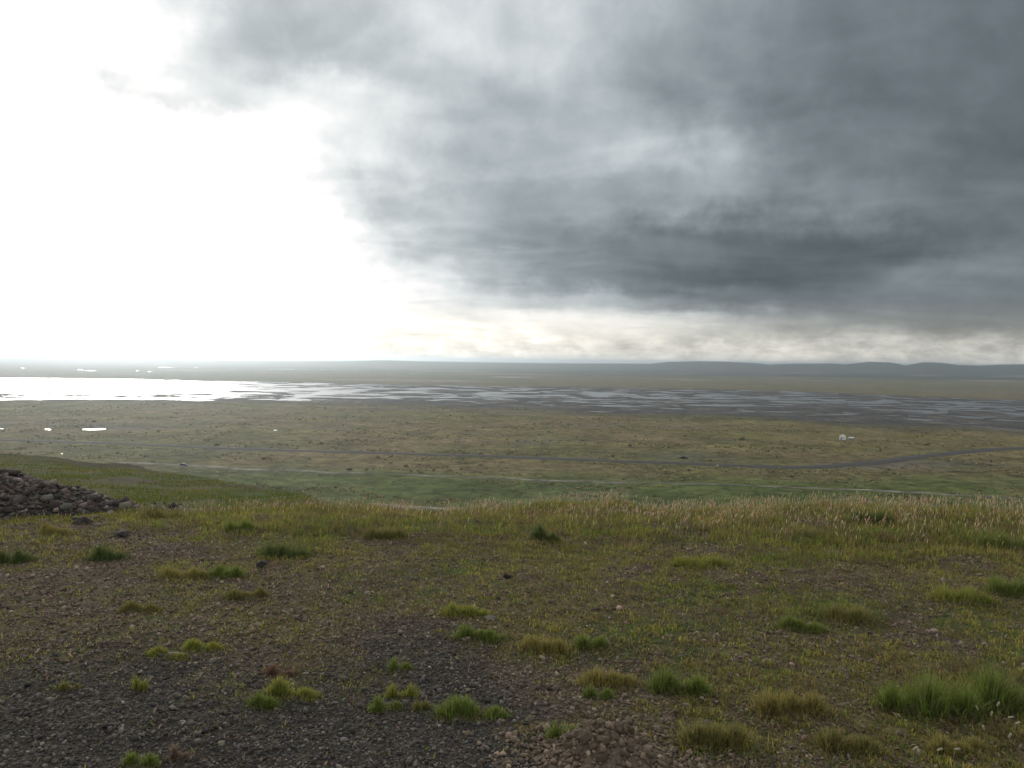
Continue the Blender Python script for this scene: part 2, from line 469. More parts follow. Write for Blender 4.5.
# ------------------------------------------------------------------ blades of grass
def blades(P, h, w, lean, azim, col, tipcol=None, curve=.5, prof=(1, .75)):
    """Each blade: a bent tapering strip, three triangles."""
    n = len(P)
    h = np.broadcast_to(h, n); w = np.broadcast_to(w, n); lean = np.broadcast_to(lean, n)
    dx, dy = np.cos(azim), np.sin(azim)
    fa = rng.uniform(0, np.pi, n); sx, sy = np.cos(fa), np.sin(fa)
    V = np.zeros((n, 5, 3))
    mid = .55
    l1 = h * mid * np.sin(lean * (1 - curve)); z1 = h * mid * np.cos(lean * (1 - curve))
    l2 = l1 + h * (1 - mid) * np.sin(np.minimum(lean * (1 + curve), 2.2)); z2 = z1 + h * (1 - mid) * np.cos(np.minimum(lean * (1 + curve), 2.2))
    for k, (l, z, ww) in enumerate(((0 * h, 0 * h - .004, w * prof[0]), (l1, z1, w * prof[1]))):
        for e, s in ((0, -.5), (1, .5)):
            V[:, 2 * k + e, 0] = P[:, 0] + dx * l + sx * ww * s
            V[:, 2 * k + e, 1] = P[:, 1] + dy * l + sy * ww * s
            V[:, 2 * k + e, 2] = P[:, 2] + z
    V[:, 4, 0] = P[:, 0] + dx * l2; V[:, 4, 1] = P[:, 1] + dy * l2; V[:, 4, 2] = P[:, 2] + z2
    b = (np.arange(n) * 5)[:, None, None]
    f = (b + np.array([[0, 1, 3], [0, 3, 2], [2, 3, 4]])[None]).reshape(-1, 3)
    tipcol = col if tipcol is None else tipcol
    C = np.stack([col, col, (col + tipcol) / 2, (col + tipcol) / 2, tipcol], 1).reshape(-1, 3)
    return V.reshape(-1, 3), f, C

def join(parts):
    V, Fc, C = [], [], []; o = 0
    for v, f, c in parts:
        V.append(v); Fc.append(f + o); C.append(c); o += len(v)
    return np.concatenate(V), np.concatenate(Fc), np.concatenate(C)

def scatter(n, r0, r1, a0=-41, a1=41, power=1.0):
    u = rng.random(n) ** power
    r = r0 + (r1 - r0) * u; a = R(1) * rng.uniform(a0, a1, n)
    X, Y = r * np.sin(a), r * np.cos(a)
    return X, Y, ground_z(X, Y), r

def jitter(c, n, amt=.25):
    return np.clip(c * (1 + amt * rng.normal(0, 1, (n, 1))) * (1 + .10 * rng.normal(0, 1, (n, 3))), .005, .8)

G_GREEN = np.array([.150, .200, .034]); G_OLIVE = np.array([.285, .250, .055]); G_YEL = np.array([.37, .325, .075]); G_TAN = np.array([.270, .210, .120]); G_BROWN = np.array([.165, .108, .068]); G_DARK = np.array([.080, .112, .030])

def turf():
    X, Y, Z, r = scatter(420000, 2.2, 12.5)
    b, px, py, n, n2 = bare_map(X, Y, Z); lu = lush_map(px, py)
    clump = fbm(X / .13 + 5, Y / .13, 3)
    keep = rng.random(len(X)) < np.clip((1 - b) * (.42 + 1.7 * clump + .7 * lu), .0, 1) + .05 * sstep(.25, .6, clump)
    X, Y, Z, r, px, py, lu, clump, b = [a[keep] for a in (X, Y, Z, r, px, py, lu, clump, b)]
    k = len(X)
    v = fbm(X / 1.1 + 9, Y / 1.1 + 2, 4) + .35 * rng.normal(0, 1, k) + .7 * lu
    c = mixc(np.repeat(G_OLIVE[None], k, 0), np.repeat(G_GREEN[None], k, 0), sstep(-.1, .6, v))
    yl = fbm(X / .6 + 19, Y / .6, 3) + .35 * rng.normal(0, 1, k)
    c = mixc(c, np.repeat(G_YEL[None], k, 0), .8 * sstep(.2, .7, yl))
    br = fbm(X / .45 - 9, Y / .45 + 31, 3) + .3 * rng.normal(0, 1, k)
    c = mixc(c, np.repeat(G_BROWN[None], k, 0), .85 * sstep(-.05, .4, br))
    c = jitter(c, k, .28)
    edge = sstep(7.5, 10, r)
    h = (.019 + .024 * rng.random(k)) * (1 + .8 * lu) * (1 + 1.0 * edge) * (1 + .4 * np.clip(clump, -.5, 1)) * (1 - .45 * b)
    w = (.0035 + .0035 * rng.random(k)) * (1 + .25 * edge)
    p1 = blades(np.c_[X, Y, Z], h, w, np.abs(rng.normal(.75, .35, k)), rng.uniform(0, 6.283, k), c * .85, c * 1.1)
    # creeping leaves, flat on the soil
    X, Y, Z, r = scatter(200000, 2.2, 11)
    b, px, py, n, n2 = bare_map(X, Y, Z)
    cl = fbm(X / .22 + 33, Y / .22, 3)
    keep = rng.random(len(X)) < np.clip(.75 * (1 - .93 * b) * (.5 + cl), 0, 1)
    X, Y, Z = X[keep], Y[keep], Z[keep]; k = len(X)
    t = rng.random(k)
    c = np.where(t[:, None] < .45, np.array([[.115, .120, .040]]), np.where(t[:, None] < .8, np.array([[.150, .112, .070]]), np.array([[.24, .19, .12]])))
    p2 = blades(np.c_[X, Y, Z + .004], .02 + .015 * rng.random(k), .008 + .006 * rng.random(k), rng.uniform(.9, 1.5, k), rng.uniform(0, 6.283, k), jitter(c, k, .3), None, .2, (.5, 1))
    V, f, C = join([p1, p2])
    tag(link('turf', mesh_np('turf', V, f, 3, C), M_BLADE), 'short patchy olive and yellow turf growing over the hilltop soil', 'grass', kind='stuff')
turf()

def brow_grass():
    X, Y, Z, r = scatter(150000, 7.0, 13.5)
    b, px, py, n, n2 = bare_map(X, Y, Z); th = np.degrees(np.arctan2(X, Y)); re = np.minimum(np.interp(th, E_T, E_R), 12)
    cl = fbm(X / .35 + 2, Y / .35 + 60, 3)
    keep = rng.random(len(X)) < np.clip(sstep(-3.0, .1, r - re + 1.3 * cl) * (.6 + .6 * cl) * (1 - .8 * b) * .8 * (.10 + .90 * sstep(140, 330, px)), 0, 1)
    X, Y, Z, r, cl, px = [a[keep] for a in (X, Y, Z, r, cl, px)]; k = len(X)
    v = fbm(X / .7 + 29, Y / .7, 3) + .4 * rng.normal(0, 1, k)
    c = mixc(np.repeat(G_OLIVE[None], k, 0), np.repeat(G_GREEN[None] * .65, k, 0), sstep(-.2, .5, v))
    c = mixc(c, np.repeat(G_TAN[None], k, 0), .8 * sstep(.1, .8, fbm(X / 1.3, Y / 1.3 + 8, 3) + .5 * rng.normal(0, 1, k)))
    c = jitter(c, k, .25)
    h = (.03 + .052 * rng.random(k)) * (1 + .6 * np.clip(cl, -.4, 1)) * np.interp(px, [0, 250, 380, 560, 640], [.6, .9, .8, .8, 1.15])
    p1 = blades(np.c_[X, Y, Z], h, .004 + .003 * rng.random(k), np.abs(rng.normal(.35, .25, k)), rng.uniform(0, 6.283, k), c * .8, c * 1.15)
    V, f, C = join([p1])
    tag(link('long_grass', mesh_np('long_grass', V, f, 3, C), M_BLADE), 'longer green and straw coloured grass along the brow of the hill', 'grass', kind='stuff')
    # seed stalks
    X, Y, Z, r = scatter(30000, 7.5, 13.0)
    b, px, py, n, n2 = bare_map(X, Y, Z); th = np.degrees(np.arctan2(X, Y)); re = np.minimum(np.interp(th, E_T, E_R), 12)
    cl = fbm(X / .5 + 12, Y / .35 + 6, 3)
    zone = np.interp(px, [0, 150, 240, 320, 400, 470, 560, 620, 720, 800, 880, 960, 1040], [.02, .1, .5, .45, .6, .5, .45, .9, 1, .8, .8, 1, .9])
    keep = rng.random(len(X)) < np.clip(zone * sstep(-2.2, .2, r - re + .6 * cl) * (.48 + .9 * cl), 0, 1)
    X, Y, Z, px = X[keep], Y[keep], Z[keep], px[keep]; k = len(X)
    tall = np.interp(px, [0, 300, 500, 700, 1024], [.7, .9, 1.0, 1.0, 1.2])
    h = (.065 + .11 * rng.random(k) ** 1.3) * tall; lean = np.abs(rng.normal(.12, .12, k)); az = rng.normal(0.4, .9, k)
    c = jitter(np.repeat(np.array([[.36, .28, .15]]), k, 0), k, .2)
    p1 = blades(np.c_[X, Y, Z], h, .0028, lean, az, c, None, .4)
    # heads: short plumper strips carried at the tip, two crossed per stalk
    tip = p1[0].reshape(-1, 5, 3)[:, 4]
    hc = jitter(np.repeat(np.array([[.50, .39, .25]]), k, 0), k, .2)
    hs = [blades(tip - [0, 0, .012], .035 + .025 * rng.random(k), .006 + .004 * rng.random(k), lean * 2.2 + .1, az, hc, hc * 1.2, .3, (.35, 1)) for q in range(3)]
    V, f, C = join([p1] + hs)
    tag(link('seeding_grass', mesh_np('seeding_grass', V, f, 3, C), M_DRY), 'pale pinkish seed stalks standing along the brow', 'dry grass', kind='stuff')
    # coarse grass on the spur
    X, Y, Z, r = scatter(170000, 11, 75, -44, -6, 1.3)
    zh, r, re = hill_z(X, Y)
    keep = (r < re * 1.01) & (rng.random(len(X)) < .5 + fbm(X / 2, Y / 2, 3))
    th = np.degrees(np.arctan2(X, Y)); keep &= ~((r / re > .80) & (th < -23.5) & (rng.random(len(X)) < .8))
    X, Y, Z, r = X[keep], Y[keep], Z[keep], r[keep]; k = len(X)
    v = fbm(X / 3 + 5, Y / 6, 3) + .4 * rng.normal(0, 1, k)
    c = mixc(np.repeat(G_GREEN[None] * .65, k, 0), np.repeat(G_OLIVE[None] * .75, k, 0), sstep(-.2, .6, v))
    p = blades(np.c_[X, Y, Z], .035 + .06 * rng.random(k), .006 + r * .00035, np.abs(rng.normal(.6, .3, k)), rng.uniform(0, 6.283, k), jitter(c * .85, k), jitter(c, k))
    tag(link('spur_grass', mesh_np('spur_grass', *p[:2], 3, p[2]), M_BLADE), 'green grass covering the spur that falls away toward the plain', 'grass', kind='stuff')
brow_grass()

# ------------------------------------------------------------------ gravel
_t = (1 + 5 ** .5) / 2
ICO_V = np.array([(-1, _t, 0), (1, _t, 0), (-1, -_t, 0), (1, -_t, 0), (0, -1, _t), (0, 1, _t), (0, -1, -_t), (0, 1, -_t), (_t, 0, -1), (_t, 0, 1), (-_t, 0, -1), (-_t, 0, 1)]) / math.hypot(1, _t)
ICO_F = np.array([(0, 11, 5), (0, 5, 1), (0, 1, 7), (0, 7, 10), (0, 10, 11), (1, 5, 9), (5, 11, 4), (11, 10, 2), (10, 7, 6), (7, 1, 8), (3, 9, 4), (3, 4, 2), (3, 2, 6), (3, 6, 8), (3, 8, 9), (4, 9, 5), (2, 4, 11), (6, 2, 10), (8, 6, 7), (9, 8, 1)])

def stones(P, size, col, sink=.3):
    n = len(P)
    base = ICO_V[None] * (1 + rng.uniform(-.45, .40, (n, 12, 1)))
    sc = np.stack([rng.uniform(.7, 1.35, n), rng.uniform(.6, 1.1, n), rng.uniform(.45, .9, n)], -1)
    v = base * sc[:, None] * size[:, None, None]
    a = rng.uniform(0, 6.283, n); tl = rng.normal(0, .35, n)
    cy, sy = np.cos(tl), np.sin(tl)
    x, z = v[..., 0] * cy[:, None] + v[..., 2] * sy[:, None], -v[..., 0] * sy[:, None] + v[..., 2] * cy[:, None]
    y = v[..., 1]; ca, sa = np.cos(a)[:, None], np.sin(a)[:, None]
    v = np.stack([x * ca - y * sa, x * sa + y * ca, z], -1)
    v[..., 2] += (size * (.55 - sink))[:, None]
    v += P[:, None]
    f = (np.arange(n)[:, None, None] * 12 + ICO_F[None]).reshape(-1, 3)
    return v.reshape(-1, 3), f, np.repeat(col, 12, 0)

def gravel():
    X, Y, Z, r = scatter(240000, 2.2, 11.0, power=1.35)
    b, px, py, n, n2 = bare_map(X, Y, Z)
    keep = rng.random(len(X)) < np.clip(b * 1.05 + .08, 0, 1)
    X, Y, Z, r, px, py = [a[keep] for a in (X, Y, Z, r, px, py)]; k = len(X)
    g = sstep(-30, 50, py - np.interp(px, _bx, _by))
    size = np.clip(np.exp(rng.normal(math.log(.0047), .50, k)), .0022, .022) * (1 + .05 * (r - 3))
    c = mixc(np.array([[.125, .094, .070]]), np.array([[.076, .066, .057]]), g)
    c = np.clip(c * np.exp(rng.normal(.08, .42, (k, 1))) * (1 + .05 * rng.normal(0, 1, (k, 3))), .02, .4)
    pale = rng.random(k) < .012
    c[pale] = np.clip(c[pale] * 2.3, 0, .3)
    p = stones(np.c_[X, Y, Z], size, c)
    tag(link('gravel', mesh_np('gravel', *p[:2], 3, p[2]), M_GRAVEL), 'loose dark volcanic gravel strewn over the bare hilltop', 'gravel', kind='stuff')
gravel()

# ------------------------------------------------------------------ rocks
def rock_mesh(name, seed, n=16, sq=.75):
    rd = np.random.default_rng(seed)
    p = rd.normal(0, 1, (n, 3)); p /= np.linalg.norm(p, axis=1)[:, None]
    p *= rd.uniform(.75, 1.1, (n, 1)) * np.array([1.1, .85, sq])
    bm = bmesh.new()
    for q in p: bm.verts.new(q)
    bmesh.ops.convex_hull(bm, input=bm.verts)
    for v in [v for v in bm.verts if not v.link_faces]: bm.verts.remove(v)
    bmesh.ops.bevel(bm, geom=list(bm.edges), offset=.03, segments=1, affect='EDGES', profile=.6)
    bmesh.ops.triangulate(bm, faces=bm.faces)
    bmesh.ops.subdivide_edges(bm, edges=list(bm.edges), cuts=1)
    for v in bm.verts: v.co += v.co.normalized() * rd.normal(0, .018)
    me = bpy.data.meshes.new(name); bm.to_mesh(me); bm.free()
    return me
ROCKS = [rock_mesh('stone_shape', 100 + i, 11) for i in range(8)]
for m_ in ROCKS: m_.materials.append(M_ROCK)
CLODS = [rock_mesh('clod_shape', 200 + i, 22, .8) for i in range(5)]
for m_ in CLODS: m_.materials.append(M_CLOD)
PALES = [rock_mesh('pale_stone_shape', 300 + i, 14, .6) for i in range(3)]
for m_ in PALES: m_.materials.append(M_PALE)

def put(name, me, loc, s, label, cat, group=None, sc=(1, 1, 1), rz=None):
    o = bpy.data.objects.new(name, me); COL.objects.link(o)
    o.location = loc; o.scale = (s * sc[0], s * sc[1], s * sc[2])
    o.rotation_euler = (random.uniform(-.3, .3), random.uniform(-.3, .3), random.uniform(0, 6.28) if rz is None else rz)
    return tag(o, label, cat, group)

def px_m(px, p): return px / F * p.y

for (x, y, s, me, lab, nm, cat) in [
    (508, 579, 6.5, ROCKS[0], 'dark rounded stone sitting alone in the turf', 'stone', 'stone'),
    (121, 537, 9, ROCKS[1], 'angular dark stone standing above the round dark green tuft', 'stone', 'stone'),
    (84, 524, 10, ROCKS[2], 'low grey boulder at the foot of the rubble heap', 'stone', 'stone'),
    (108, 516, 7, PALES[0], 'flat pale stone at the tip of the rubble heap', 'stone', 'stone'),
    (491, 620, 7, PALES[1], 'light grey stone under the yellow green flat tuft', 'stone', 'stone'),
    (453, 624, 3.5, PALES[2], 'small whitish stone just off the yellow green flat tuft', 'stone', 'stone'),
    (531, 720, 6, PALES[0], 'pale flat stone lying on gravel before the clod heap', 'stone', 'stone'),
    (645, 752, 7, PALES[1], 'small cream stone on soil past the clod heap', 'stone', 'stone'),
    (263, 568, 9, ROCKS[4], 'grey stone half sunk in turf near a dark green tuft', 'stone', 'stone'),
    (686, 560, 6, PALES[2], 'light stone at the edge of a bare soil patch', 'stone', 'stone'),
    (548, 692, 6, ROCKS[5], 'lone dark grey lump among small gravel', 'stone', 'stone'),
    (765, 613, 6, ROCKS[6], 'reddish dark stone in the bare patch of the turf', 'stone', 'stone'),
    (155, 632, 3.2, PALES[0], 'tiny pale chip on dark gravel', 'stone', 'stone')]:
    p = gp(x, y); s = px_m(s, p)
    put(nm, me, p + Vector((0, 0, s * .25)), s, lab, cat)

# rubble heap
def rubble():
    base = gp(-40, 528)
    th = math.atan2(base.x, base.y)
    A, B, HT = 3.6, 1.5, .95
    cx, cy = base.x - 2.28, base.y + 1.40
    def heap_h(X, Y):
        dx, dy = X - cx, Y - cy
        ca, sa = math.cos(-.12), math.sin(-.12)
        u, v = (dx * ca - dy * sa) / A, (dx * sa + dy * ca) / B
        q = np.hypot(u, v)
        h = HT * np.clip(1 - q, 0, 1) ** .85
        return h * (1 + .18 * fbm(X / .5, Y / .5, 3))
    root = empty('rubble_heap', (cx, cy, gz(cx, cy)))
    tag(root, 'dark heap of broken lava rubble tipped at the hill edge', 'rubble heap')
    g = np.linspace(-1.05, 1.05, 110); U, V = np.meshgrid(g, g)
    X = cx + U.ravel() * A; Y = cy + V.ravel() * A * .55
    hh = heap_h(X, Y)
    Z = ground_z(X, Y) + hh - .10 * (hh < .01)
    n = len(g); idx = np.arange(n * n).reshape(n, n)
    f = np.stack([idx[:-1, :-1], idx[:-1, 1:], idx[1:, 1:], idx[1:, :-1]], -1).reshape(-1, 4)
    loc = np.array(root.location)
    c = np.repeat(np.array([[.050, .045, .042]]), len(X), 0)
    link('mound', mesh_np('mound', np.c_[X, Y, Z] - loc, f, 4, c, True), M_GRAVEL, root)
    # small stones of the heap
    k = 26000
    X = cx + A * rng.uniform(-1.15, 1.15, k); Y = cy + B * rng.uniform(-1.25, 1.2, k); h = heap_h(X, Y)
    keep = (h > .015) | (rng.random(k) < .06)
    X, Y, h = X[keep], Y[keep], h[keep]; k = len(X)
    c = np.clip(np.array([[.082, .067, .058]]) * np.exp(rng.normal(0, .42, (k, 1))) * (1 + .05 * rng.normal(0, 1, (k, 3))), .02, .3)
    p = stones(np.c_[X, Y, ground_z(X, Y) + h] - loc, np.exp(rng.normal(math.log(.021), .55, k)), c, .2)
    tag(link('rubble', mesh_np('rubble', *p[:2], 3, p[2]), M_GRAVEL, root), kind='stuff')
    # the larger blocks, one by one
    n = 0
    while n < 170:
        X = cx + A * rng.uniform(-1, 1.08); Y = cy + B * rng.uniform(-1.15, .6)
        h = float(heap_h(np.array([X]), np.array([Y]))[0])
        if h < .02: continue
        s = float(np.clip(np.exp(rng.normal(math.log(.030), .35)), .02, .055))
        put('rubble_stone', ROCKS[n % 8], (X, Y, gz(X, Y) + h + s * .3), s, 'broken dark lava stone lying on the rubble heap', 'stone', 'broken stones lying on the rubble heap', (1, random.uniform(.7, 1), random.uniform(.6, 1)))
        n += 1
rubble()

# heap of clods
def clods():
    c0 = gp(603, 758)
    root = empty('soil_heap', (c0.x, c0.y, c0.z)); tag(root, 'small mound of crumbled brown soil on the gravel', 'soil heap')
    def hh(X, Y): return .125 * np.exp(-((X - c0.x) / .18) ** 2 - ((Y - c0.y) / .13) ** 2) * (1 + .5 * fbm(X / .06, Y / .06, 3))
    g = np.linspace(-1, 1, 70); U, V = np.meshgrid(g, g)
    X = c0.x + U.ravel() * .42; Y = c0.y + V.ravel() * .3; h = hh(X, Y)
    Z = ground_z(X, Y) + h - .015 * (h < .006)
    n = len(g); idx = np.arange(n * n).reshape(n, n)
    f = np.stack([idx[:-1, :-1], idx[:-1, 1:], idx[1:, 1:], idx[1:, :-1]], -1).reshape(-1, 4)
    loc = np.array(root.location)
    link('mound', mesh_np('soil_mound', np.c_[X, Y, Z] - loc, f, 4, np.repeat(np.array([[.125, .094, .067]]), len(X), 0), True), M_GRAVEL, root)
    k = 1500
    X = c0.x + .24 * rng.normal(0, 1, k); Y = c0.y + .16 * rng.normal(0, 1, k)
    c = np.clip(np.array([[.155, .115, .082]]) * np.exp(rng.normal(0, .3, (k, 1))), .02, .4)
    p = stones(np.c_[X, Y, ground_z(X, Y) + hh(X, Y)] - loc, np.exp(rng.normal(math.log(.009), .4, k)), c, .2)
    tag(link('crumbs', mesh_np('crumbs', *p[:2], 3, p[2]), M_GRAVEL, root), kind='stuff')
    for i in range(34):
        X = c0.x + rng.normal(0, .13); Y = c0.y + rng.normal(0, .085)
        s = float(np.exp(rng.normal(math.log(.024), .35)))
        put('clod', CLODS[i % 5], (X, Y, gz(X, Y) + float(hh(np.array([X]), np.array([Y]))[0]) + s * .3), s, 'lump of dry brown earth on the small soil mound', 'clod', 'earth clods on the small soil mound')
    for (x, y, s, lab) in [(566, 750, 6, 'largest grey brown clod at the near corner of the soil mound'), (602, 736, 3.6, 'tan clod crowning the soil mound')]:
        p = gp(x, y); s = px_m(s, p)
        X, Y = p.x, p.y
        put('clod', CLODS[0 if s > .04 else 3], (X, Y, gz(X, Y) + float(hh(np.array([X]), np.array([Y]))[0]) * .6 + s * .35), s, lab, 'clod')
clods()

# ------------------------------------------------------------------ single tufts
def tuft(px, py, wpx, hpx, kind, label, name='grass_tuft', dens=1.0):
    p = gp(px, py); w = px_m(wpx, p) / 2; h = px_m(hpx, p) * .92
    d = w * .45
    n = int(np.clip(1500 * dens * (w * 2) * max(d * 2, .05) / .02, 200, 2200))
    m_ = int(np.clip(w / .045, 2, 8))                     # a tuft is a few crowded crowns of unlike size
    lx = (np.linspace(-.55, .55, m_) + rng.normal(0, .10, m_)) * w; ly = rng.normal(0, .30, m_) * d; lr = w * rng.uniform(.32, .50, m_) * (1 + .8 / m_); lh = rng.uniform(.5, 1.1, m_); lh[0] = 1.05
    lobe = rng.choice(m_, n, p=lr / lr.sum())
    a = rng.uniform(0, 6.283, n); q = np.abs(rng.normal(0, .62, n))
    X = p.x + lx[lobe] + lr[lobe] * q * np.cos(a); Y = p.y + ly[lobe] + lr[lobe] * .75 * q * np.sin(a)
    Z = ground_z(X, Y); q = np.clip(q, 0, 1.3)
    root = Vector((p.x, p.y, p.z))
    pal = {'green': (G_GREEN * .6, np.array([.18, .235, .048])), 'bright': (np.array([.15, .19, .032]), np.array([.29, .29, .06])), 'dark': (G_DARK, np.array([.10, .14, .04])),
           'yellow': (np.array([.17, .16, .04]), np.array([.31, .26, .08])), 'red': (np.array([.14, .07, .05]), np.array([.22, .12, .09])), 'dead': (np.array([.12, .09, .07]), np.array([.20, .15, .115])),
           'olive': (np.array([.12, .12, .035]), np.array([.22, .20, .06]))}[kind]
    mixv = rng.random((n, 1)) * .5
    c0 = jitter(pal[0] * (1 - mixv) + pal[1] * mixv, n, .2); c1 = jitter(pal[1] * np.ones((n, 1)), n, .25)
    st = rng.random(n) < .13
    c1[st] = G_TAN * 1.1
    hh = h * lh[lobe] * (.35 + .75 * rng.random(n)) * (1.05 - .35 * np.minimum(q, 1.2) ** 2) * .95
    lean = np.clip(.12 + .55 * q + rng.normal(0, .32, n), .02, 1.45)
    az = np.arctan2(np.sin(a) + rng.normal(0, .9, n), np.cos(a) + rng.normal(0, .9, n))
    # skirt of short stray and dead blades that ties the tuft to the soil
    k = n // 3; sk = rng.permutation(n)[:k]
    X[sk] = p.x + np.clip(rng.normal(0, .6, k), -1, 1) * w; Y[sk] = p.y + np.clip(rng.normal(0, .6, k), -1.1, 1.1) * d; Z = ground_z(X, Y)
    hh[sk] = h * rng.uniform(.12, .4, k); lean[sk] = rng.uniform(.3, 1.4, k)
    dd = rng.random(k)[:, None]
    c1[sk] = np.where(dd < .4, jitter(np.repeat(G_TAN[None] * .8, k, 0), k, .25), np.where(dd < .6, jitter(np.repeat(G_BROWN[None], k, 0), k, .25), c1[sk] * .9)); c0[sk] = c1[sk] * .8
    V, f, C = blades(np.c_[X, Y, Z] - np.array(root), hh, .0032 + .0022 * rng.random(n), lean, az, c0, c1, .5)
    # the mat of moss and roots the blades grow from
    ka = np.linspace(0, 6.283, 25)[:-1]; V2 = [(p.x, p.y)]; 
    for rr_ in (.45, .8, 1.0): V2 += [(p.x + w * rr_ * (1 + .12 * math.sin(3 * t + px)) * math.cos(t), p.y + d * 1.15 * rr_ * (1 + .12 * math.sin(4 * t + py)) * math.sin(t)) for t in ka]
    V2 = np.array(V2); zz = ground_z(V2[:, 0], V2[:, 1]) + np.r_[.012, np.full(24, .010), np.full(24, .005), np.full(24, -.006)]
    V2 = np.c_[V2, zz] - np.array(root); f2 = [(0, 1 + i, 1 + (i + 1) % 24) for i in range(24)]
    for g_ in (0, 1):
        for i in range(24):
            a_, b_ = 1 + g_ * 24 + i, 1 + g_ * 24 + (i + 1) % 24; f2 += [(a_, a_ + 24, b_ + 24), (a_, b_ + 24, b_)]
    c2 = jitter(np.repeat(np.array([[.085, .078, .036]]), len(V2), 0), len(V2), .3)
    V, f, C = join([(V, f, C), (V2, np.array(f2), c2)])
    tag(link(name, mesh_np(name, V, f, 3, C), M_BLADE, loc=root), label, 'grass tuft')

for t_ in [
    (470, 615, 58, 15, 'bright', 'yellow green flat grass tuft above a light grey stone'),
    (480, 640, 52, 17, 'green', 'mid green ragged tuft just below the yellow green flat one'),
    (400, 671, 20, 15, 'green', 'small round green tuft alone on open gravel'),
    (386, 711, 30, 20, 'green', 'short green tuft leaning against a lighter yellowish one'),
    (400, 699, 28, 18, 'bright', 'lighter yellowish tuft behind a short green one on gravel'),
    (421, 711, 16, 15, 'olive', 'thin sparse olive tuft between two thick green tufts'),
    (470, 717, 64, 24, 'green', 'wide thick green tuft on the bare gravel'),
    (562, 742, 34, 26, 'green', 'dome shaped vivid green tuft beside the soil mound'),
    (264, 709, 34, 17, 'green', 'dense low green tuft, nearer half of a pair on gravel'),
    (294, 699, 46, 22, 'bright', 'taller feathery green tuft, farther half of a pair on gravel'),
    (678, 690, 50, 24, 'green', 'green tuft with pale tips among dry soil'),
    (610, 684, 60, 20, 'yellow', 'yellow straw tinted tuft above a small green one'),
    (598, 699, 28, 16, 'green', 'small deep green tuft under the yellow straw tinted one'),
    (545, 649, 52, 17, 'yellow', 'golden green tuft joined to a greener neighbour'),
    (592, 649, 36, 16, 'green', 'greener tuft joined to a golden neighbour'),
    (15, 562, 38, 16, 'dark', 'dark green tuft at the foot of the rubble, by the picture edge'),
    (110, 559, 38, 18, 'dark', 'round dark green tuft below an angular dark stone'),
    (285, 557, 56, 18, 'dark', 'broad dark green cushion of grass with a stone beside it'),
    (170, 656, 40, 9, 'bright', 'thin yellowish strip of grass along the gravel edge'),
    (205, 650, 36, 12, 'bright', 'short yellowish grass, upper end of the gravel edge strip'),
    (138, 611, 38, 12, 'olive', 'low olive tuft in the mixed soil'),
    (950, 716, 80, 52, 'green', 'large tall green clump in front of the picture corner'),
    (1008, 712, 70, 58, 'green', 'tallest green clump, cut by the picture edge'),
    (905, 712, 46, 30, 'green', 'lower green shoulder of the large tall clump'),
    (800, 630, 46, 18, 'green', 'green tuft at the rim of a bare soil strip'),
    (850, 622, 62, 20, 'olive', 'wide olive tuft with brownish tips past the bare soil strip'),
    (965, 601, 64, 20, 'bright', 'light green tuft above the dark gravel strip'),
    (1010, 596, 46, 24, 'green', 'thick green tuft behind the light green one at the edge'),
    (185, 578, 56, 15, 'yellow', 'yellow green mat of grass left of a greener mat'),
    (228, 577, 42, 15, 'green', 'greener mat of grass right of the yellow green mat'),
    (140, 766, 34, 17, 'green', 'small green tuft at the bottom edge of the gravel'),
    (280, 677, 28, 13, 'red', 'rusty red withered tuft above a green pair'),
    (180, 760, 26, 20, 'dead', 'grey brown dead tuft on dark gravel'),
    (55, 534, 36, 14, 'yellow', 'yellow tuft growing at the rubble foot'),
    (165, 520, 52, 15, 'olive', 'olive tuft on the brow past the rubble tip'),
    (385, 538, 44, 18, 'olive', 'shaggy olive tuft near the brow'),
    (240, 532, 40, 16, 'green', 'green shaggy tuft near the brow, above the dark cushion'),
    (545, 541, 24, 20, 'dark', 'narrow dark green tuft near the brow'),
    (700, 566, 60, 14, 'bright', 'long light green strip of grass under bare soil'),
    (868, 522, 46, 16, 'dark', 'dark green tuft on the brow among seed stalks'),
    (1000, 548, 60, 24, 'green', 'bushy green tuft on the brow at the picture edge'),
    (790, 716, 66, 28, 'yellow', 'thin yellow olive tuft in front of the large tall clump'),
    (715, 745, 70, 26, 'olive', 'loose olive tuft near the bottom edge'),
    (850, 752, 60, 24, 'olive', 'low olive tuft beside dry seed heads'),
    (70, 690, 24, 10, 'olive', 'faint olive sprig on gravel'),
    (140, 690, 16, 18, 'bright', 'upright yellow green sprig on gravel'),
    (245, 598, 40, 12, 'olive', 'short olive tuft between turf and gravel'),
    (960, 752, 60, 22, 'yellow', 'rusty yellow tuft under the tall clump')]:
    tuft(*t_)

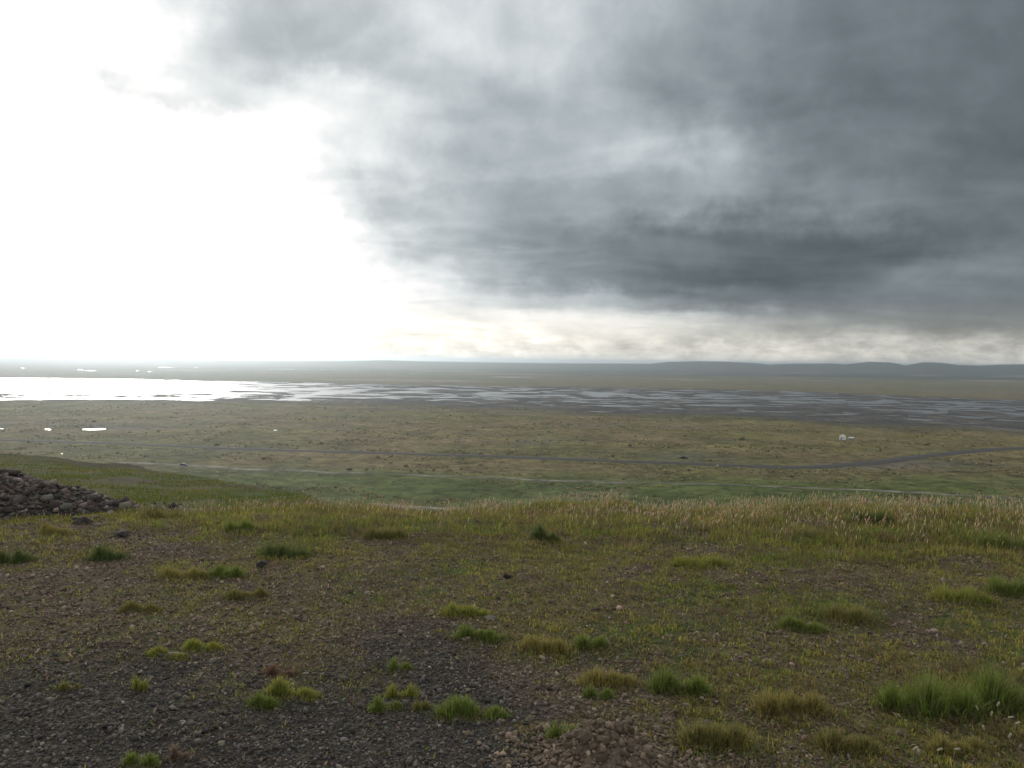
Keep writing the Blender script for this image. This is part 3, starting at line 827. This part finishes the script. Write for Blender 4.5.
# dry flower heads by the big clump
def dry_flower(px, py, hpx, lab):
    p = gp(px, py); h = px_m(hpx, p)
    root = empty('dry_flower', p); tag(root, lab, 'dry flower', 'dry pale flower heads by the tall clump')
    a = random.uniform(-.5, .5)
    bm = bmesh.new()
    pts = [Vector((0, 0, -.01)), Vector((math.sin(a) * h * .3, 0, h * .5)), Vector((math.sin(a) * h * .8, .01, h))]
    rings = []
    for q in pts: rings.append([bm.verts.new(q + Vector((math.cos(k * 1.571) * .0015, math.sin(k * 1.571) * .0015, 0))) for k in range(4)])
    for i in range(2):
        for k in range(4): bm.faces.new((rings[i][k], rings[i][(k + 1) % 4], rings[i + 1][(k + 1) % 4], rings[i + 1][k]))
    bm_obj('stem', bm, M_STALK, root)
    bm = bmesh.new()
    bmesh.ops.create_icosphere(bm, subdivisions=2, radius=1)
    rot = Matrix.Rotation(a * 2 + .5, 4, 'Y')
    for v in bm.verts:
        f = 1 + .25 * math.sin(v.co.x * 9) * math.sin(v.co.y * 7)
        v.co = rot @ Vector((v.co.x * .006 * f, v.co.y * .006 * f, v.co.z * .015 + .008)) + pts[2]
    bm_obj('flower_head', bm, M_HEAD, root, True)
M_STALK = mat_flat('dry_stem', (.24, .19, .11), .9, .1, 30); M_HEAD = mat_flat('flower_fluff', (.30, .26, .18), .95, .05, 120, .7, 1.2)
for (x, y, h) in [(983, 724, 14), (998, 722, 16), (993, 728, 12), (1005, 732, 14), (988, 742, 12), (1013, 738, 14), (948, 708, 10), (912, 764, 14), (936, 763, 12), (923, 768, 14), (952, 762, 12), (1010, 748, 10)]:
    dry_flower(x, y, h, 'dry pale flower head on a thin stem by the tall clump')

# ------------------------------------------------------------------ shrubs dotted over the plain
def shrub_mesh(seed):
    rd = np.random.default_rng(seed)
    n = 260
    p = rd.normal(0, 1, (n, 3)); p /= np.linalg.norm(p, axis=1)[:, None]; p *= rd.uniform(.55, 1.05, (n, 1)); p[:, 2] = np.abs(p[:, 2]) * .75
    p *= 1 + .3 * np.sin(p[:, :1] * 5 + seed)
    V = []; C = []
    for q in p:
        a, b = rd.normal(0, .16, 3), rd.normal(0, .16, 3)
        V += [q - a, q + b, q + a]; k = rd.uniform(.7, 1.4); C += [(.042 * k, .055 * k, .022 * k)] * 3
    return mesh_np('shrub_shape', np.array(V), np.arange(3 * n).reshape(-1, 3), 3, np.array(C))
SHRUBS = [shrub_mesh(i) for i in range(5)]
for m_ in SHRUBS: m_.materials.append(M_BLADE)
def flat_pt(px, py):
    Yd = (H + EYE) * F / (py - float(hz(px))); X = Yd * (px - 512) / F
    return Vector((X, Yd, max(gz(X, Yd), -H - .3)))
def shrub(px, py, wpx, lab, group, hs=.8):
    p = flat_pt(px, py); s = px_m(wpx, p) / 2
    o = bpy.data.objects.new('shrub', random.choice(SHRUBS)); COL.objects.link(o)
    o.location = p + Vector((0, 0, -.1)); o.scale = (s, s * random.uniform(.8, 1.3), s * hs); o.rotation_euler = (0, 0, random.uniform(0, 6.28))
    tag(o, lab, 'shrub', group)
shrub(685, 459, 6, 'dark round bush standing alone just above the road', None)
shrub(350, 470.5, 6.5, 'broad dark bush on the pale track', None, .6)
shrub(367, 470.5, 4, 'small dark bush next to the broad one on the pale track', None)
shrub(712, 461, 3.5, 'smaller bush beyond the round bush above the road', None)
shrub(153, 462.5, 5, 'dark bush behind the pale track near the parked car', None, .5)
shrub(632, 488.5, 5, 'dark low bush on the green meadow edge', None, .5)
for i in range(70):                     # along the ditch
    x = 300 + i * 7.4 + random.uniform(-4, 4); y = np.interp(x, [300, 430, 512, 640, 768, 830], [432, 434.5, 440, 445, 447.5, 450]) + random.uniform(-1.2, 1.2)
    shrub(x, y, random.uniform(1.6, 3.4), 'small dark shrub along the ditch across the plain', 'shrubs along the ditch', .5)
for i in range(120):
    x = random.uniform(-20, 1040); y = hz(x) + random.uniform(70, 128)
    if x < 260 and y > 455: continue
    shrub(x, float(y), random.uniform(1.4, 3.2), 'tiny dark shrub scattered on the brown plain', 'shrubs scattered on the plain', .5)

# ------------------------------------------------------------------ tussocks: the hummocky relief of the plain
def tussocks():
    n = 150000
    Y = rng.uniform(330, 1060, n); X = Y * rng.uniform(-.72, .72, n)
    d = fbm(X / 70 + 6, Y / 55 + 2, 4) + .6 * fbm(X / 14, Y / 18, 3)
    near = np.interp(X, *RN)
    keep = (rng.random(n) < np.clip(.02 + .85 * d, 0, .7)) & (Y < near - 15) & (hill_z(X, Y)[0] < -H - 2)
    X, Y = X[keep], Y[keep]; Z = ground_z(X, Y); ok = Z > -H - .3; X, Y, Z = X[ok], Y[ok], Z[ok]
    for line in ROADS: 
        ok = np.abs(Y - np.interp(X, line[0], line[1])) > 9; X, Y, Z = X[ok], Y[ok], Z[ok]
    n = len(X); t = rng.random((n, 1)); m = sstep(-.3, .4, fbm(X / 120, Y / 120 + 40, 3) + .3 * rng.normal(0, 1, n))[:, None]
    c = np.where(t < .5, np.array([[.130, .124, .046]]), np.where(t < .85, np.array([[.180, .150, .070]]), np.array([[.065, .078, .028]])))
    c = c * (1 - m) + c * np.array([[1.15, .95, .95]]) * m
    p = stones(np.c_[X, Y, Z], np.exp(rng.normal(math.log(.52), .4, n)), np.clip(c * np.exp(rng.normal(0, .22, (n, 1))), .01, .4), .3)
    tag(link('tussocks', mesh_np('tussocks', *p[:2], 3, p[2], True), M_TUSSOCK), 'grassy tussocks covering the plain below the hill', 'tussocks', kind='stuff')
M_TUSSOCK = mat_stone('tussock_grass', sc=2.0)
tussocks()

# ------------------------------------------------------------------ the white house, the shed and the car
M_WHITE = mat_flat('white_render', (.78, .77, .73), .8, .2); M_ROOF = mat_flat('sheet_roof', (.50, .49, .47), .6, .4); M_GREYW = mat_flat('grey_boards', (.24, .24, .20), .85, .2)
M_DOOR = mat_flat('dark_door', (.08, .06, .05), .5, .3); M_GLASS = mat_flat('window_glass', (.03, .035, .04), .3, .4)
M_PAINT = mat_flat('dark_car_paint', (.035, .038, .045), .5, .3); M_TYRE = mat_flat('tyre_rubber', (.02, .02, .02), .9, .1); M_RIM = mat_flat('wheel_rim', (.45, .45, .46), .35, .5, metallic=.8)
def box(bm, c, s):
    r = bmesh.ops.create_cube(bm, size=1)
    for v in r['verts']: v.co = Vector((v.co.x * s[0] + c[0], v.co.y * s[1] + c[1], v.co.z * s[2] + c[2]))
def house(p, rz, w, d, hw, hr, wall, roof, name, lab, cat):
    root = empty(name, p, rz); tag(root, lab, cat)
    bm = bmesh.new()
    pr = [(-w / 2, -.4), (w / 2, -.4), (w / 2, hw), (0, hw + hr), (-w / 2, hw)]
    a = [bm.verts.new((x, -d / 2, z)) for x, z in pr]; b = [bm.verts.new((x, d / 2, z)) for x, z in pr]
    bm.faces.new(a); bm.faces.new(b[::-1])
    for i in range(5): bm.faces.new((a[i], b[i], b[(i + 1) % 5], a[(i + 1) % 5]))
    bmesh.ops.recalc_face_normals(bm, faces=bm.faces); bm_obj('wall', bm, wall, root)
    bm = bmesh.new()
    for s in (-1, 1):
        L = math.hypot(w / 2, hr); n = Vector((s * hr / L, 0, w / 2 / L)); e = Vector((s * w / 2 / L, 0, -hr / L))
        o0 = Vector((0, 0, hw + hr)) + n * .02; t = .12
        vs = []
        for yy in (-d / 2 - .25, d / 2 + .25):
            for q in (o0, o0 + e * (L + .3), o0 + e * (L + .3) + n * t, o0 + n * t): vs.append(bm.verts.new(q + Vector((0, yy, 0))))
        for f in ((0, 1, 2, 3), (7, 6, 5, 4), (0, 4, 5, 1), (1, 5, 6, 2), (2, 6, 7, 3), (3, 7, 4, 0)): bm.faces.new([vs[i] for i in f])
    bmesh.ops.recalc_face_normals(bm, faces=bm.faces); bm_obj('roof', bm, roof, root)
    bm = bmesh.new(); box(bm, (-w * .2, -d / 2 - .02, 1.0), (.9, .08, 2.0)); bm_obj('door', bm, M_DOOR, root)
    if wall is M_WHITE:
        bm = bmesh.new(); box(bm, (w * .22, -d / 2 - .02, 1.5), (1.0, .08, 1.0)); wo = bm_obj('window', bm, M_WHITE, root)
        bm = bmesh.new(); box(bm, (w * .22, -d / 2 - .07, 1.5), (.84, .03, .84)); bm_obj('pane', bm, M_GLASS, wo)
house(flat_pt(844, 439.8), R(-25), 4.6, 5.0, 2.6, 1.6, M_WHITE, mat_flat('white_roof', (.70, .69, .66), .6, .3), 'house', 'small white house with pale gable standing alone on the plain', 'house')
house(flat_pt(853, 440.2), R(60), 3.0, 3.6, 1.7, .8, M_GREYW, M_ROOF, 'shed', 'low grey shed beside the small white house', 'shed')

def car(p, rz):
    root = empty('parked_car', p, rz); tag(root, 'small dark car stopped on the pale track below the spur', 'car')
    bm = bmesh.new()
    prof = [(-2.1, .35), (2.1, .35), (2.15, .75), (1.95, .95), (1.0, 1.05), (.45, 1.5), (-1.2, 1.55), (-1.95, 1.1), (-2.15, .95)]
    def ext(pr, w, inset=0.0):
        a = [bm.verts.new((x, -w + (inset if z > 1.1 else 0), z)) for x, z in pr]; b = [bm.verts.new((x, w - (inset if z > 1.1 else 0), z)) for x, z in pr]
        bm.faces.new(a); bm.faces.new(b[::-1])
        for i in range(len(pr)): bm.faces.new((a[i], b[i], b[(i + 1) % len(pr)], a[(i + 1) % len(pr)]))
    ext(prof, .86, .14)
    bmesh.ops.recalc_face_normals(bm, faces=bm.faces); bmesh.ops.bevel(bm, geom=list(bm.edges), offset=.05, segments=2, affect='EDGES')
    bm_obj('body', bm, M_PAINT, root, False)
    for s in (-1, 1):
        bm = bmesh.new()
        pts = [(-1.6, 1.08), (.72, 1.08), (.40, 1.42), (-1.12, 1.46)]
        for e in (0, .015):
            pass
        a = [bm.verts.new((x, s * (.875 if z < 1.2 else .745), z)) for x, z in pts]; b = [bm.verts.new((x, s * (.80 if z < 1.2 else .67), z)) for x, z in pts]
        bm.faces.new(a); bm.faces.new(b[::-1])
        for i in range(4): bm.faces.new((a[i], b[i], b[(i + 1) % 4], a[(i + 1) % 4]))
        bmesh.ops.recalc_face_normals(bm, faces=bm.faces); bm_obj('side_window', bm, M_GLASS, root)
        for x in (-1.3, 1.35):
            bm = bmesh.new(); bmesh.ops.create_cone(bm, cap_ends=True, segments=24, radius1=.34, radius2=.34, depth=.22, matrix=Matrix.Translation((x, s * .80, .34)) @ Matrix.Rotation(R(90), 4, 'X'))
            w = bm_obj('wheel', bm, M_TYRE, root)
            bm = bmesh.new(); bmesh.ops.create_cone(bm, cap_ends=True, segments=20, radius1=.2, radius2=.2, depth=.03, matrix=Matrix.Translation((x, s * .92, .34)) @ Matrix.Rotation(R(90), 4, 'X'))
            bm_obj('rim', bm, M_RIM, w)
cp = flat_pt(184, 467.4); car(cp + Vector((0, 0, .47)), R(-8))

# ------------------------------------------------------------------ haze
def haze():
    bm = bmesh.new(); box(bm, (0, 0, -13), (60000, 60000, 104))
    m, nt, ns, ls = new_mat('haze_air')
    v = N(ns, 'ShaderNodeVolumePrincipled'); v.inputs['Density'].default_value = 1.05e-4; v.inputs['Color'].default_value = (.78, .90, 1.0, 1); v.inputs['Anisotropy'].default_value = .74
    o = N(ns, 'ShaderNodeOutputMaterial'); ls.new(v.outputs[0], o.inputs['Volume'])
    tag(bm_obj('haze', bm, m), kind='stuff')
haze()

# ------------------------------------------------------------------ sky and sun
SUN_AZ, SUN_EL = th_of(110), 13.0
SKY_X = np.arange(0, 1025, 64.)
SKY_Y = np.array([0, 40, 80, 120, 160, 200, 240, 270, 295, 320, 340, 355.])
B = 300
SKY_V = np.array([
    [B, B, 246, 240, 196, 192, 214, 225, 205, 200, 175, 150, 130, 118, 112, 105, 95],
    [B, 246, B, 228, 190, 190, 202, 205, 207, 207, 165, 140, 125, 118, 112, 105, 95],
    [B, B, 256, 222, 204, 200, 200, 195, 205, 200, 175, 145, 125, 115, 110, 100, 92],
    [B, B, B, 238, 250, B, 232, 183, 184, 185, 182, 165, 125, 112, 105, 98, 92],
    [B, B, B, B, B, 256, 246, 190, 172, 178, 195, 190, 125, 115, 117, 105, 95],
    [B, B, B, B, B, 246, 190, 185, 163, 160, 168, 165, 120, 122, 134, 118, 105],
    [B, B, B, B, B, B, 210, 182, 150, 136, 126, 110, 96, 88, 86, 95, 110],
    [B, B, B, B, B, B, 254, 202, 163, 126, 102, 86, 80, 93, 117, 132, 125],
    [B, B, B, B, B, B, B, 232, 214, 188, 166, 110, 102, 113, 118, 115, 112],
    [B, B, B, B, B, B, B, B, 262, 248, 236, 208, 156, 122, 112, 110, 110],
    [B, B, B, B, B, B, B, B, 252, 228, 192, 198, 205, 180, 172, 158, 152],
    [B, B, B, B, B, B, B, B, 252, 242, 232, 222, 216, 210, 205, 200, 195]]) / 255.
SKY_V = SKY_V + np.interp(SKY_X, [640, 900], [0, .035])[None] * np.interp(SKY_Y, [200, 260], [1, 0])[:, None]
SKY_V = SKY_V + .02 * (SKY_V < .8) + np.array([0] * 9 + [.035, .05, .03])[:, None] * (SKY_V < 1.1)
gx, gy = np.meshgrid(SKY_X, SKY_Y)
glow = 1.045 + .82 * np.exp(-((gx - 105) / 190) ** 2 - ((gy - 195) / 150) ** 2)
SKY_V = np.where(SKY_V > 1.1, glow, SKY_V)

def sky_value(az, el):
    d = Vector((math.sin(R(az)) * math.cos(R(el)), math.cos(R(az)) * math.cos(R(el)), math.sin(R(el))))
    gen = .93 + .06 * math.cos(R(az - SUN_AZ)) + .10 * sstep(30, 80, el)
    if d.y < .3: return float(gen)
    c = CAM_M.transposed() @ d
    x, y = 512 + F * c.x / -c.z, 384 - F * c.y / -c.z
    xx, yy = min(max(x, 0), 1024), min(max(y, 0), 355)
    i = min(int(xx / 64), 15); fx = xx / 64 - i
    j = int(np.clip(np.searchsorted(SKY_Y, yy) - 1, 0, 10)); fy = (yy - SKY_Y[j]) / (SKY_Y[j + 1] - SKY_Y[j])
    v = (SKY_V[j, i] * (1 - fx) + SKY_V[j, i + 1] * fx) * (1 - fy) + (SKY_V[j + 1, i] * (1 - fx) + SKY_V[j + 1, i + 1] * fx) * fy
    off = max(abs(x - xx), abs(y - yy) if y < 0 else 0)
    w = float(np.exp(-(off / 260) ** 2))
    return float(v * w + gen * (1 - w))

def world():
    W = bpy.data.worlds.new('World'); S.world = W; W.use_nodes = True
    nt = W.node_tree; ns, ls = nt.nodes, nt.links; ns.clear()
    def m(op, a, b=None, c=None):
        n = N(ns, 'ShaderNodeMath', operation=op)
        for i, v in enumerate((a, b, c)):
            if v is None: continue
            if isinstance(v, (int, float)): n.inputs[i].default_value = v
            else: ls.new(v, n.inputs[i])
        return n.outputs[0]
    tc = N(ns, 'ShaderNodeTexCoord').outputs['Generated']
    sx = N(ns, 'ShaderNodeSeparateXYZ'); ls.new(tc, sx.inputs[0]); x, y, z = sx.outputs
    zc = m('ADD', m('MAXIMUM', z, 0.0), .13)
    cb = N(ns, 'ShaderNodeCombineXYZ'); ls.new(m('DIVIDE', x, zc), cb.inputs[0]); ls.new(m('DIVIDE', y, zc), cb.inputs[1])
    P = cb.outputs[0]                                   # point on the cloud deck
    def nz(vec, sc, det, ro, off=(0, 0, 0), dist=0):
        mp = N(ns, 'ShaderNodeMapping'); mp.inputs['Location'].default_value = off; ls.new(vec, mp.inputs[0])
        n = N(ns, 'ShaderNodeTexNoise'); n.inputs['Scale'].default_value = sc; n.inputs['Detail'].default_value = det; n.inputs['Roughness'].default_value = ro; n.inputs['Distortion'].default_value = dist
        ls.new(mp.outputs[0], n.inputs['Vector']); return m('SUBTRACT', n.outputs[0], .5)
    w1 = nz(P, 1.6, 3, .5, (3, 1, 0)); w2 = nz(P, 1.6, 3, .5, (13, 7, 4))
    w3 = nz(tc, 9, 5, .6, (3, 1, 7)); w4 = nz(tc, 9, 5, .62, (1, 8, 2))
    az = m('ARCTAN2', x, y); el = m('ARCSINE', z)
    lowf = N(ns, 'ShaderNodeMapRange'); lowf.inputs[1].default_value = R(0); lowf.inputs[2].default_value = R(9); lowf.inputs[3].default_value = .12; lowf.inputs[4].default_value = 1
    ls.new(el, lowf.inputs[0]); lf = lowf.outputs[0]
    azw = m('ADD', az, m('ADD', m('MULTIPLY', w1, R(5)), m('MULTIPLY', w3, R(8))))
    elw = m('ADD', el, m('MULTIPLY', lf, m('ADD', m('MULTIPLY', w2, R(4)), m('MULTIPLY', w4, R(6.5)))))
    fac = m('ADD', m('DIVIDE', azw, 2 * math.pi), .5)
    els = [.2, 1.3, 2.7, 4.5, 6.0, 8.3, 11.0, 14, 17.0, 20, 23.5, 32, 55]
    azs = [-179, -120, -70, -50] + list(np.linspace(-40, 40, 23)) + [50, 70, 120, 179]
    prev = None
    for e in els:
        cr = N(ns, 'ShaderNodeValToRGB'); cr.color_ramp.interpolation = 'CARDINAL'
        el_ = cr.color_ramp.elements
        while len(el_) > 1: el_.remove(el_[-1])
        for i, a in enumerate(azs):
            q = el_[0] if i == 0 else el_.new((a + 180) / 360)
            q.position = (a + 180) / 360
            v = sky_value(a, e) / 2.5; q.color = (v, v, v, 1)
        ls.new(fac, cr.inputs[0])
        if prev is None: acc = cr.outputs[0]
        else:
            mr = N(ns, 'ShaderNodeMapRange', interpolation_type='SMOOTHSTEP'); mr.inputs[1].default_value = R(prev); mr.inputs[2].default_value = R(e); ls.new(elw, mr.inputs[0])
            mx = N(ns, 'ShaderNodeMix', data_type='FLOAT'); ls.new(mr.outputs[0], mx.inputs[0]); ls.new(acc, mx.inputs[2]); ls.new(cr.outputs[0], mx.inputs[3]); acc = mx.outputs[0]
        prev = e
    v = m('MULTIPLY', acc, 2.5)
    # billows and streaks of the deck
    d1 = nz(P, 1.1, 5, .5, (4, 2, 1), .6); d2 = nz(P, 3.4, 4, .5, (9, 9, 1), .4)
    # relief of the cloud base: the side of each billow that looks at the sun is brighter
    sdir = (math.sin(R(SUN_AZ)) * .10, math.cos(R(SUN_AZ)) * .10, 0)
    ra = nz(P, 2.1, 4, .46, (5, 3, 2), .5); rb = nz(P, 2.1, 4, .46, (5 + sdir[0], 3 + sdir[1], 2), .5)
    rel = m('SUBTRACT', rb, ra)
    d4 = nz(tc, 6.5, 7, .55, (8, 1, 4), .35)
    d3 = nz(tc, 26, 6, .6, (2, 5, 3), .5)
    det = m('ADD', m('ADD', m('ADD', m('MULTIPLY', d1, .20), m('MULTIPLY', rel, .42)), m('MULTIPLY', d2, .06)), m('ADD', m('MULTIPLY', d3, .17), m('MULTIPLY', d4, .28)))
    v = m('MULTIPLY', v, m('ADD', 1.0, m('MULTIPLY', det, m('ADD', m('MULTIPLY', lf, .75), .25))))
    # small heaped clouds standing on the horizon
    mpz = N(ns, 'ShaderNodeMapping'); mpz.inputs['Scale'].default_value = (1, 1, 2.2); ls.new(tc, mpz.inputs[0])
    cu = nz(mpz.outputs[0], 24, 8, .66, (7, 1, 2), .2)
    hb = N(ns, 'ShaderNodeMapRange', interpolation_type='SMOOTHSTEP'); hb.inputs[1].default_value = R(3.2); hb.inputs[2].default_value = R(.8); ls.new(el, hb.inputs[0])
    v = m('ADD', v, m('MULTIPLY', m('MULTIPLY', hb.outputs[0], cu), .75))
    # thin bright cloud fades slowly before it burns out
    v = m('MINIMUM', v, m('MAXIMUM', m('MULTIPLY_ADD', v, .8, .176), m('MULTIPLY_ADD', v, 1.4, -.45)))
    v = m('MAXIMUM', v, .16)
    L = m('POWER', v, 2.2)
    # tint: thick cloud blue grey, thin cloud white, low light warm
    cr = N(ns, 'ShaderNodeValToRGB'); e = cr.color_ramp.elements
    e[0].position = .30; e[0].color = (.79, 1.0, 1.12, 1); e[1].position = 1.0; e[1].color = (1, 1, 1, 1)
    q = e.new(.62); q.color = (.87, 1.0, 1.08, 1); q = e.new(.88); q.color = (.945, 1.0, 1.02, 1)
    ls.new(v, cr.inputs[0])
    wm = N(ns, 'ShaderNodeMapRange', interpolation_type='SMOOTHSTEP'); wm.inputs[1].default_value = R(5); wm.inputs[2].default_value = R(1); ls.new(el, wm.inputs[0])
    mx = N(ns, 'ShaderNodeMix', data_type='RGBA'); ls.new(m('MULTIPLY', wm.outputs[0], .8), mx.inputs[0]); ls.new(cr.outputs[0], mx.inputs[6]); mx.inputs[7].default_value = (1.06, 1.0, .87, 1)
    sc = N(ns, 'ShaderNodeVectorMath', operation='SCALE'); ls.new(mx.outputs[2], sc.inputs[0]); ls.new(L, sc.inputs['Scale'])
    sky = N(ns, 'ShaderNodeTexSky', sky_type='NISHITA'); sky.sun_disc = False; sky.sun_elevation = R(SUN_EL); sky.sun_rotation = R(SUN_AZ)
    b1 = N(ns, 'ShaderNodeBackground'); b1.inputs['Strength'].default_value = .06; ls.new(sky.outputs[0], b1.inputs[0])
    b2 = N(ns, 'ShaderNodeBackground'); b2.inputs['Strength'].default_value = 1.0; ls.new(sc.outputs[0], b2.inputs[0])
    ms = N(ns, 'ShaderNodeMixShader'); ms.inputs[0].default_value = .96; ls.new(b1.outputs[0], ms.inputs[1]); ls.new(b2.outputs[0], ms.inputs[2])
    o = N(ns, 'ShaderNodeOutputWorld'); ls.new(ms.outputs[0], o.inputs['Surface'])
    W.cycles.sampling_method = 'MANUAL'; W.cycles.sample_map_resolution = 1024
world()

sl = bpy.data.lights.new('sun', 'SUN'); sl.energy = 1.5; sl.angle = R(12); sl.color = (1, .93, .82)
so = bpy.data.objects.new('sun', sl); COL.objects.link(so)
dv = Vector((math.sin(R(SUN_AZ)) * math.cos(R(SUN_EL)), math.cos(R(SUN_AZ)) * math.cos(R(SUN_EL)), math.sin(R(SUN_EL))))
so.rotation_euler = dv.to_track_quat('Z', 'Y').to_euler()

cd = bpy.data.cameras.new('camera'); cd.sensor_width = 36; cd.lens = 36 * F / 1024; cd.clip_start = .05; cd.clip_end = 80000
co = bpy.data.objects.new('camera', cd); COL.objects.link(co); S.camera = co
co.matrix_world = Matrix.Translation((0, 0, EYE)) @ CAM_M.to_4x4()

S.view_settings.view_transform = 'Standard'; S.view_settings.look = 'None'; S.view_settings.exposure = 0; S.view_settings.gamma = 1; S.view_settings.use_curve_mapping = False
S.render.engine = 'CYCLES'
S.cycles.use_denoising = True
S.cycles.max_bounces = 6; S.cycles.diffuse_bounces = 2; S.cycles.glossy_bounces = 2; S.cycles.transparent_max_bounces = 6; S.cycles.volume_bounces = 0
S.cycles.sample_clamp_indirect = 4
